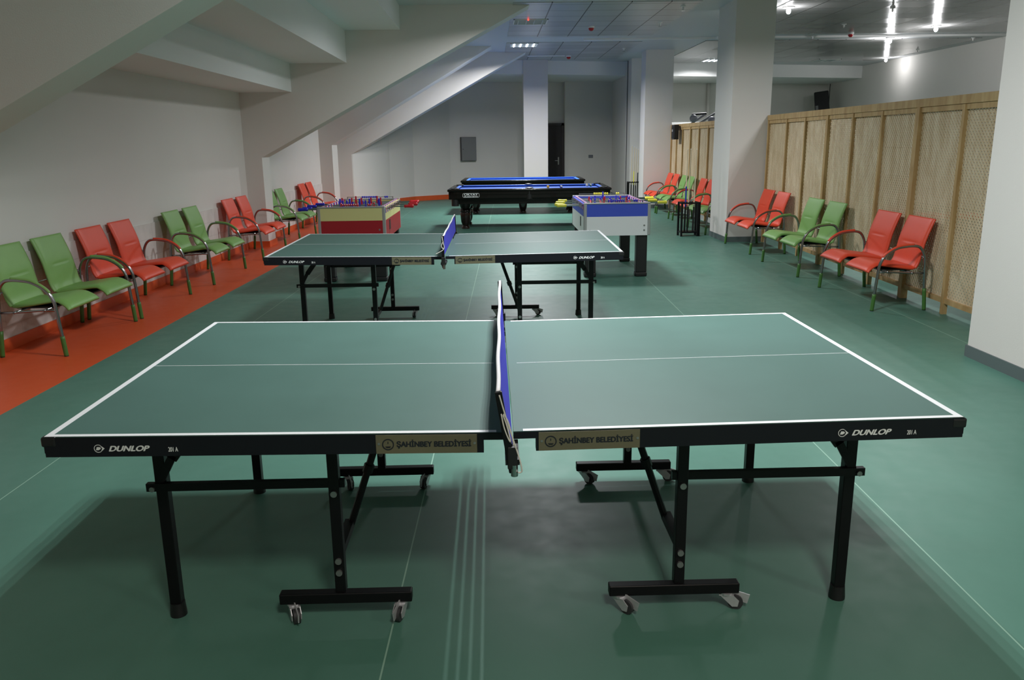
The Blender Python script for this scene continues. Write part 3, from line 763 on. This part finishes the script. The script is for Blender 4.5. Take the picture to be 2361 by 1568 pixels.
screen('far pine lattice screen beyond the square column', (4.25, 11.48, 0), (4.25, 17.36, 0),
       [0.03, 0.75, 1.47, 1.90, 2.52, 3.24, 3.97, 4.69, 5.29, 5.85], [1.90, 3.97])

# ------------------------------------------------------------------ football tables
def football_table(label, loc, rz, top_m, low_m, handle_l, handle_r, man_a, man_b, near_beads, far_beads):
    t = thing('football_table', label, 'game table', loc, rz, 'football tables')
    W, D = 0.78, 1.46; z0, zs, z1 = 0.50, 0.722, 0.868
    for y in (-D/2, D/2-0.022):
        b = MB(); b.box(-W/2+0.03, W/2-0.03, y, y+0.022, zs, z1); b.mi = 1; b.box(-W/2+0.03, W/2-0.03, y, y+0.022, z0, zs)
        b.mi = 2
        for xx, zz in ((-W/2+0.07, z0+0.06), (W/2-0.07, z0+0.06), (W/2-0.07, z0+0.115)): 
            q = y-0.004 if y < 0 else y+0.026
            b.cyl((xx, min(q, y+0.01), zz), (xx, max(q, y+0.012), zz), 0.011, 10)
        obj('end_panel', b, [top_m, low_m, bolt_m], t)
    for s in (-1, 1):
        b = MB(); xa, xb = sorted((s*W/2, s*(W/2-0.022)))
        b.box(xa, xb, -D/2+0.03, D/2-0.03, zs, z1); b.mi = 1; b.box(xa, xb, -D/2+0.03, D/2-0.03, z0, zs)
        b.mi = 2; xc, xd = sorted((s*(W/2+0.003), s*(W/2-0.002))); b.box(xc, xd, -0.40, -0.31, 0.585, 0.70)
        obj('side_panel', b, [top_m, low_m, black_plastic], t)
        # striped crowd strip on the upper edge
        b = MB()
        for k in range(26):
            b.mi = k % 3; y0 = -D/2+0.05+k*0.0525
            b.box(*sorted((s*(W/2-0.024), s*(W/2-0.052))), y0, y0+0.050, z1-0.05, z1+0.012)
            b.box(*sorted((s*(W/2+0.002), s*(W/2-0.0015))), y0, y0+0.026, z1-0.065, z1-0.002)
        obj('crowd_strip', b, [man_a, man_b, white_plastic], t)
        for y in (-D/2, D/2):
            b = MB(); b.box(s*W/2-0.036 if s > 0 else s*W/2-0.002, s*W/2+0.002 if s > 0 else s*W/2+0.036, y-0.002 if y < 0 else y-0.036, y+0.036 if y < 0 else y+0.002, z0, z1+0.002, 0.008)
            obj('corner_post', b, silver, t)
            b = MB(); xx = s*(W/2-0.085); yy = y + (0.105 if y < 0 else -0.105)
            b.box(xx-0.065, xx+0.065, yy-0.06, yy+0.06, 0.05, z0+0.02, 0.012); lg = obj('leg', b, black_plastic, t)
            b = MB(); b.box(xx-0.070, xx+0.070, yy-0.065, yy+0.065, 0.0, 0.055, 0.015); obj('foot', b, black_plastic, lg)
    b = MB(); b.box(-W/2+0.02, W/2-0.02, -D/2+0.02, D/2-0.02, 0.742, 0.757); obj('playfield', b, foos_grey, t)
    for y, m_ in ((-D/2+0.02, near_beads), (D/2-0.02, far_beads)):
        b = MB(); b.box(-W/2, W/2, y-0.03, y+0.03, z1, z1+0.014, 0.004); er = obj('end_rail', b, silver, t)
        b = MB(); b.cyl((-0.30, y, z1+0.034), (0.30, y, z1+0.034), 0.004, 8)
        for xx in (-0.30, 0.30): b.cyl((xx, y, z1+0.01), (xx, y, z1+0.04), 0.006, 8)
        b.mi = 1
        for k in range(10): 
            xx = -0.10+0.025*k + (0.10 if k > 7 else 0)
            b.sphere((xx, y, z1+0.034), 0.0145, (0.85, 1, 1), 10, 6)
        obj('score_counter', b, [chrome, m_], t)
    men = [1, 2, 3, 5, 5, 3, 2, 1]; own = [0, 0, 1, 0, 1, 0, 1, 1]
    for k in range(8):
        y = -D/2 + 0.155 + k*(D-0.31)/7; z = z1-0.022; a = own[k]; s = -1 if a == 0 else 1
        sh = random.uniform(-0.05, 0.05)*s
        b = MB(); b.cyl((s*(W/2+0.20)+sh, y, z), (-s*(W/2+0.03)+sh*0.5, y, z), 0.008, 8)
        b.cyl((s*(W/2+0.004), y, z), (s*(W/2+0.03), y, z), 0.014, 10)
        rod = obj('rod', b, chrome, t)
        h0 = s*(W/2+0.16)+sh; b = MB()
        hp = [(0.0, 0.012), (0.01, 0.019), (0.03, 0.0165), (0.07, 0.0175), (0.10, 0.020), (0.112, 0.019), (0.118, 0.010)]
        b.tube([(h0+s*u, y, z) for u, r in hp], [r for u, r in hp], 12); obj('handle', b, handle_l if a == 0 else handle_r, rod, True)
        n = men[k]; tilt = random.choice([0.0, 0.3, 1.4, -1.2, PI, 2.6])
        for q in range(n):
            xx = (q-(n-1)/2)*(0.60/max(n, 2.2)) - sh*0.5
            b = MB(); R = Matrix.Translation((xx, y, z)) @ Matrix.Rotation(tilt, 4, 'X')
            b.box(-0.013, 0.013, -0.008, 0.008, -0.045, 0.028, 0.004, R); b.box(-0.009, 0.009, -0.013, 0.013, -0.088, -0.045, 0.003, R)
            st = len(b.bm.verts); b.bm.verts.ensure_lookup_table(); b.sphere((0, 0, 0.04), 0.0125, u=8, v=6); b.bm.verts.ensure_lookup_table()
            for v in b.bm.verts[st:]: v.co = R @ v.co
            obj('player', b, man_a if a == 0 else man_b, rod)
    return t
football_table('blue and white football table with yellow handles, right of centre', (1.435, 7.98, 0), -0.006, foos_blue, foos_white, yel_plastic, yel_plastic, red_plastic, blue_plastic, blue_plastic, yel_plastic)
football_table('yellow and red football table with blue and red handles, left of centre', (-1.655, 7.95, 0), -0.012, foos_cream, foos_red, blue_plastic, red_plastic, blue_plastic, red_plastic, red_plastic, blue_plastic)

# ------------------------------------------------------------------ pool tables
def pool_table(label, loc, rz, W, D, three, sign, pockets, H=0.785):
    t = thing('pool_table', label, 'pool table', loc, rz, 'black pool tables with blue cloth')
    b = MB()
    for s in (-1, 1):
        b.box(-W/2, W/2, *sorted((s*D/2, s*(D/2-0.115))), H-0.045, H, 0.018)
        b.box(*sorted((s*W/2, s*(W/2-0.125))), -D/2+0.1, D/2-0.1, H-0.045, H, 0.018)
    obj('top_rail', b, pool_black, t, True)
    b = MB()
    x, y = W/2-0.025, D/2-0.025; x2, y2 = W/2-0.05, D/2-0.05
    for s in (-1, 1):
        b.prism([(s*y, H-0.045), (s*y, H-0.10), (s*(y-0.012), H-0.105), (s*(y-0.012), H-0.165), (s*y2, H-0.185), (s*(y-0.09), H-0.185), (s*(y-0.09), H-0.045)], -x, x, 'x')
        b.prism([(s*x, H-0.045), (s*x, H-0.10), (s*(x-0.012), H-0.105), (s*(x-0.012), H-0.165), (s*x2, H-0.185), (s*(x-0.09), H-0.185), (s*(x-0.09), H-0.045)], -y, y)
    obj('frame', b, pool_black, t)
    b = MB(); b.box(-W/2+0.15, W/2-0.15, -D/2+0.13, D/2-0.13, 0.475, H-0.17, 0.01); obj('under_body', b, pool_black, t)
    b = MB(); b.box(-W/2+0.11, W/2-0.11, -D/2+0.10, D/2-0.10, H-0.06, H-0.042); obj('bed', b, cloth_blue, t, label='blue cloth bed')
    for s in (-1, 1):
        b = MB(); ya, yb = s*(D/2-0.112), s*(D/2-0.165); b.prism([(ya, H-0.002), (yb, H-0.006), (yb, H-0.016), (ya, H-0.042)], -W/2+0.165, W/2-0.165, 'x'); obj('cushion', b, cushion_blue, t)
        b = MB(); xa, xb = s*(W/2-0.122), s*(W/2-0.175); b.prism([(xa, H-0.002), (xb, H-0.006), (xb, H-0.016), (xa, H-0.042)], -D/2+0.155, D/2-0.155); obj('cushion', b, cushion_blue, t)
    if pockets:
        for px, py in ((-1, -1), (1, -1), (-1, 1), (1, 1), (0, -1), (0, 1)):
            cx, cy_ = px*(W/2-0.135), py*(D/2-0.125) if px else py*(D/2-0.085)
            b = MB(); n = 16
            b.tube([(cx+0.062*math.cos(2*PI*k/n), cy_+0.062*math.sin(2*PI*k/n), H+0.002) for k in range(n+1)], 0.016, 8)
            b.cyl((cx, cy_, H-0.19), (cx, cy_, H-0.03), 0.062, 16)
            b.cyl((cx-px*0.0, cy_, H-0.31), (cx, cy_, H-0.18), 0.07, 16) if px else None
            obj('pocket', b, black_plastic, t, 'auto')
    prof = [(0.075, 0.0), (0.075, 0.035), (0.055, 0.06), (0.078, 0.10), (0.088, 0.14), (0.095, 0.20), (0.100, 0.28), (0.092, 0.31), (0.108, 0.33), (0.104, 0.36), (0.088, 0.385), (0.098, 0.41), (0.11, 0.43), (0.11, 0.49)]
    xs = [-W/2+0.30, W/2-0.30] + ([0.0] if three else [])
    for xx in xs:
        for yy in (-D/2+0.42, D/2-0.42):
            b = MB(); b.lathe(prof, (xx, yy, 0), 20); obj('leg', b, pool_leg_m, t, 'auto')
    if sign:
        b = MB(); y = -D/2+0.0245; cx, cz = -W/2+0.435, H-0.112; w2, h2, r = 0.152, 0.036, 0.022
        outl = []
        for qx, qz, a in ((1, 1, 0), (-1, 1, 90), (-1, -1, 180), (1, -1, 270)):
            for k in range(5):
                an = math.radians(a+22.5*k); outl.append((cx+qx*(w2-r)+r*math.cos(an), cz+qz*(h2-r)+r*math.sin(an)))
        b.tube([(x, y, z) for x, z in outl+[outl[0]]], 0.0035, 6)
        pl = obj('maker_plate', b, white_ink, t)
        text_mesh('maker_lettering', 'OKYAY', 0.055, white_ink, pl, FRONT(cx-0.125, y-0.002, cz-0.004), offset=0.003, width=0.25)
        text_mesh('small_lettering', 'BİLARDO BEYAZ', 0.026, white_ink, pl, FRONT(cx-0.125, y-0.002, cz-0.031), offset=0.0015, width=0.25)
    return t
P1, R1 = (0.69, 13.60, 0), -0.035
pool_table('near black pool table with blue cloth and balls on it', P1, R1, 3.02, 1.62, False, True, True, 0.757)
pool_table('far black pool table with blue cloth and no balls', (0.70, 16.95, 0), -0.03, 2.80, 1.55, True, False, False, 0.765)
def ball(u, v, m_, label):
    c, s_ = math.cos(R1), math.sin(R1)
    b = MB(); b.sphere((0, 0, 0), 0.0286, u=18, v=12); o = obj('pool_ball', b, m_, None, True)
    o.location = (P1[0]+u*c-v*s_, P1[1]+u*s_+v*c, 0.757-0.042+0.0286); o.rotation_euler = (0.6, 0.3, 0.2)
    return tag(o, label, 'ball', 'balls on the near pool table')
def stripe_mat(name, c1, c2, a):
    M = mat(name, c1, 0.15); nt = M.node_tree; bb = nt.nodes['Principled BSDF']
    tc = N(nt, 'ShaderNodeTexCoord'); sx = N(nt, 'ShaderNodeSeparateXYZ'); nt.links.new(tc.outputs['Object'], sx.inputs[0])
    f = math_node(nt, 'GREATER_THAN', math_node(nt, 'ABSOLUTE', sx.outputs[2]), a)
    mm = N(nt, 'ShaderNodeMix', data_type='RGBA'); nt.links.new(f, mm.inputs[0]); mm.inputs[6].default_value = (*c1, 1); mm.inputs[7].default_value = (*c2, 1)
    nt.links.new(mm.outputs[2], bb.inputs['Base Color']); return M
ball(0.37, 0.02, mat('orange ball', (0.80, 0.42, 0.03), 0.15), 'orange ball on the near pool table')
ball(0.62, -0.08, stripe_mat('blue stripe ball', (0.03, 0.03, 0.25), (0.75, 0.74, 0.7), 0.013), 'blue striped ball just right of the orange one')
ball(1.155, 0.42, mat('ivory ball', (0.76, 0.70, 0.55), 0.15), 'ivory cue ball near the right end of the pool table')
ball(1.225, 0.40, stripe_mat('green stripe ball', (0.02, 0.16, 0.10), (0.7, 0.7, 0.62), 0.014), 'dark green ball beside the ivory cue ball')

# ------------------------------------------------------------------ cue racks and cues
def cue_rack(label, loc, rz, n_slots):
    t = thing('cue_rack', label, 'rack', loc, rz, 'black floor cue racks')
    b = MB()
    for x in (-0.15, 0.15):
        for y in (-0.10, 0.10): b.bar((x, y, 0), (x, y, 0.57), 0.03)
    b.box(0.11, 0.165, -0.115, -0.085, 0, 0.57)
    obj('posts', b, black_steel, t)
    b = MB()
    for y in (-0.10, 0.10): b.bar((-0.165, y, 0.555), (0.165, y, 0.555), 0.024)
    for x in (-0.15, 0.15): b.bar((x, -0.10, 0.555), (x, 0.10, 0.555), 0.024)
    b.box(-0.15, 0.15, -0.012, 0.012, 0.545, 0.565)
    obj('top_frame', b, black_steel, t)
    b = MB(); b.box(-0.155, 0.155, -0.105, 0.105, 0.055, 0.08); obj('base_shelf', b, black_steel, t)
    return t
cue_rack('black cue rack on the floor left of the square column', (3.30, 11.48, 0), 0.06, 4)
cue_rack('black cue rack by the far double column', (3.62, 18.75, 0), 0.0, 4)
def cue(a, b_, butt, label, group):
    a, b_ = Vector(a), Vector(b_); d = b_-a
    t = thing('pool_cue', label, 'cue', tuple(a), 0, group)
    P = lambda u: tuple(d*u)
    b = MB(); b.tube([P(0.0), P(0.3)], [0.0155, 0.0145], 10); obj('butt', b, black_plastic, t)
    b = MB(); b.tube([P(0.3), P(0.55)], [0.0145, 0.012], 10); obj('forearm', b, butt, t)
    b = MB(); b.tube([P(0.55), P(0.99)], [0.012, 0.0075], 10); obj('shaft', b, cue_wood, t)
    b = MB(); b.tube([P(0.99), P(1.0)], [0.0075, 0.006], 8); obj('tip', b, white_plastic, t)
cue((3.22, 11.42, 0.081), (3.235, 11.44, 1.44), cue_blue, 'blue butted cue in the near rack', 'cues in the near rack')
cue((3.27, 11.44, 0.081), (3.285, 11.44, 1.445), cue_wood, 'middle plain cue in the near rack', 'cues in the near rack')
cue((3.36, 11.42, 0.081), (3.39, 11.46, 1.44), cue_wood, 'rightmost plain cue in the near rack', 'cues in the near rack')
for k, (x, l) in enumerate(((3.54, 'leftmost thin cue in the far rack'), (3.60, 'second thin cue from the left in the far rack'), (3.65, 'third thin cue from the left in the far rack'), (3.70, 'rightmost thin cue in the far rack'))):
    cue((x, 18.70, 0.081), (x+0.01, 18.70, 1.47-0.03*k), [cue_wood, yel_plastic, cue_wood, black_plastic][k], l, 'cues in the far rack')

# ------------------------------------------------------------------ things on the walls and beyond the lattice
def wall_box(x0, x1, label):
    t = thing('electrical_panel', label, 'panel')
    d = Vector((1, 0.24, 0)).normalized(); nrm = Vector((d.y, -d.x, 0)); t.rotation_euler = (0, 0, math.atan2(d.y, d.x)); t.location = (x0, bw(x0), 1.08)
    L = (x1-x0)/d.x
    b = MB(); b.box(0, L, -0.10, 0.0, 0, 0.67); obj('cabinet', b, mat('cabinet side', (0.03, 0.03, 0.03), 0.5), t)
    b = MB(); b.box(0.02, L, -0.118, -0.10, 0.01, 0.66, 0.003); dr = obj('door', b, panel_grey, t)
    b = MB(); b.cyl((0.06, -0.126, 0.33), (0.06, -0.117, 0.33), 0.012, 10); obj('lock', b, black_plastic, dr)
    return t
wall_box(-0.91, -0.47, 'grey electrical cabinet on the back wall above the pool tables')
xo = 2.95; yo = bw(xo)-0.35
b = MB(); b.box(-0.07, 0.07, -0.012, 0, -0.045, 0.045, 0.003); b.mi = 1; b.box(-0.05, -0.005, -0.014, -0.011, -0.03, 0.03); b.box(0.005, 0.05, -0.014, -0.011, -0.03, 0.03)
o = obj('wall_socket', b, [panel_grey, dial_m]); o.location = (xo, bw(xo)-0.352, 1.15); o.rotation_euler = (0, 0, math.atan(0.24)); tag(o, 'small grey double socket on the back wall right of the door', 'socket')

t = thing('loudspeaker', 'black loudspeaker on a wall bracket above the near lattice', 'loudspeaker', (10.32, 23.75, 2.62), math.radians(-22))
b = MB(); b.prism([(-0.22, -0.18), (0.22, -0.18), (0.15, 0.2), (-0.15, 0.2)], -0.36, 0.36, 'z')
o = obj('cabinet', b, black_plastic, t); o.rotation_euler = (math.radians(-14), math.radians(-7), 0)
bv = o.modifiers.new('bevel', 'BEVEL'); bv.width = 0.04; bv.segments = 3
b = MB(); b.box(-0.19, -0.11, -0.185, -0.178, -0.24, -0.08); q = obj('label_plate', b, panel_grey, o)
b = MB(); b.tube([(0.05, 0.15, -0.2), (0.25, 0.25, -0.38), (0.36, 0.25, -0.38)], 0.02, 8); b.box(0.33, 0.37, 0.18, 0.34, -0.45, -0.25); obj('bracket', b, black_steel, t)
b = MB(); b.tube([(10.80, 24.4, 2.4), (10.80, 24.4, 3.26)], 0.012, 6); tag(obj('speaker_cable', b, black_plastic), 'black cable running up the far corner by the loudspeaker', 'cable')
b = MB(); yy = bw(6.72); b.cyl((6.72, yy-0.06, 0.0), (6.72, yy-0.06, 3.27), 0.05, 14)
tag(obj('wall_pipe', b, paint, None, True), 'slim vertical pipe up the back wall above the far lattice', 'pipe')
t = thing('small_speaker', 'small black wall speaker hung on the far lattice', 'loudspeaker', (4.13, 16.45, 1.60))
b = MB(); b.box(-0.06, 0.05, -0.14, 0.14, 0, 0.32, 0.012); obj('cabinet', b, black_plastic, t)
b = MB(); b.box(-0.066, -0.058, -0.10, 0.10, 0.03, 0.29); g = obj('grille', b, mat('speaker grille', (0.015, 0.015, 0.016), 0.8), t)
b = MB(); b.box(-0.07, -0.064, -0.05, 0.05, 0.17, 0.22); obj('badge', b, silver, t)

# exercise machines in the room behind the far lattice
t = thing('exercise_machine', 'tall exercise machine with angled arms showing above the far lattice', 'gym machine', (5.55, 19.0, 0))
b = MB(); b.box(-0.7, 0.7, -0.05, 0.05, 0, 0.07); b.box(-0.7, -0.62, -0.3, 0.3, 0, 0.07); b.box(0.62, 0.7, -0.3, 0.3, 0, 0.07); obj('base', b, steel_dark, t)
b = MB(); b.bar((-0.35, -0.12, 0.05), (-0.35, -0.12, 1.95), 0.07); b.bar((-0.2, 0.12, 0.05), (-0.2, 0.12, 1.95), 0.07); obj('upright', b, dial_m, t)
b = MB(); b.bar((-0.40, -0.12, 1.92), (0.16, -0.12, 2.26), 0.075, 0.05); b.bar((-0.62, 0.12, 1.86), (-0.05, 0.12, 2.24), 0.075, 0.05); obj('arm', b, dial_m, t)
b = MB(); b.tube([(0.16, -0.14, 2.26), (0.24, -0.14, 2.06), (0.20, -0.14, 2.04)], 0.03, 8); b.tube([(-0.42, 0.1, 2.22), (-0.05, 0.1, 2.24)], 0.028, 8); obj('handle', b, black_plastic, t)
b = MB(); b.box(-0.6, -0.2, -0.3, 0.3, 0.42, 0.5, 0.02); b.box(-0.42, -0.38, -0.1, 0.1, 0.05, 0.45); obj('seat', b, black_plastic, t)
for x, y, z, l in ((4.98, 18.3, 2.10, 'left grey ball above the far lattice'), (5.435, 18.3, 2.05, 'right grey ball beside the machine arm')):
    t = thing('punch_ball', l, 'punch ball', (x, y, 0), 0, 'grey punch balls behind the far lattice')
    b = MB(); b.sphere((0, 0, z), 0.095, u=18, v=12); obj('ball', b, mat('grey ball', (0.30, 0.30, 0.36), 0.4), t, True)
    b = MB(); b.cyl((0, 0, 0.03), (0, 0, z-0.08), 0.02, 8); b.lathe([(0.19, 0), (0.19, 0.03), (0.05, 0.06)], n=20); obj('stand', b, black_steel, t)
b = MB(); b.box(4.6, 6.8, 20.4, 20.9, 1.92, 2.06); b.box(4.7, 4.8, 20.5, 20.8, 0, 1.93); b.box(6.6, 6.7, 20.5, 20.8, 0, 1.93)
tag(obj('equipment_shelf', b, white_plastic), 'long white shelf showing above the far lattice', 'shelf')
def gym_bench(x, y, rz, label, m_):
    t = thing('weight_bench', label, 'gym machine', (x, y, 0), rz, 'weight machines behind the near lattice')
    b = MB(); b.box(-0.6, 0.6, -0.04, 0.04, 0, 0.06); b.box(-0.6, -0.54, -0.3, 0.3, 0, 0.06); b.box(0.54, 0.6, -0.3, 0.3, 0, 0.06); b.bar((-0.3, 0, 0.05), (-0.3, 0, 0.45), 0.06); b.bar((0.3, 0, 0.05), (0.3, 0, 0.45), 0.06); b.bar((0.5, 0, 0.05), (0.5, 0, 1.5), 0.07)
    obj('frame', b, silver, t)
    b = MB(); b.box(-0.6, 0.3, -0.15, 0.15, 0.44, 0.52, 0.02); obj('seat', b, m_, t)
    b = MB(); b.box(0.40, 0.62, -0.18, 0.18, 0.1, 1.1); obj('weight_stack', b, black_steel, t)
    b = MB(); b.tube([(0.5, -0.4, 1.45), (0.5, 0.4, 1.45)], 0.02, 8); obj('handle', b, black_plastic, t)
gym_bench(5.3, 4.9, 1.4, 'dark weight machine glimpsed through the right end of the near lattice', black_plastic)
gym_bench(5.5, 8.1, 1.7, 'dark weight machine glimpsed through the left end of the near lattice', black_plastic)
gym_bench(6.2, 6.6, 0.6, 'dark weight machine glimpsed through the middle of the near lattice', black_plastic)
gym_bench(6.6, 9.2, -0.4, 'red padded weight machine glimpsed through the near lattice', red_vinyl)
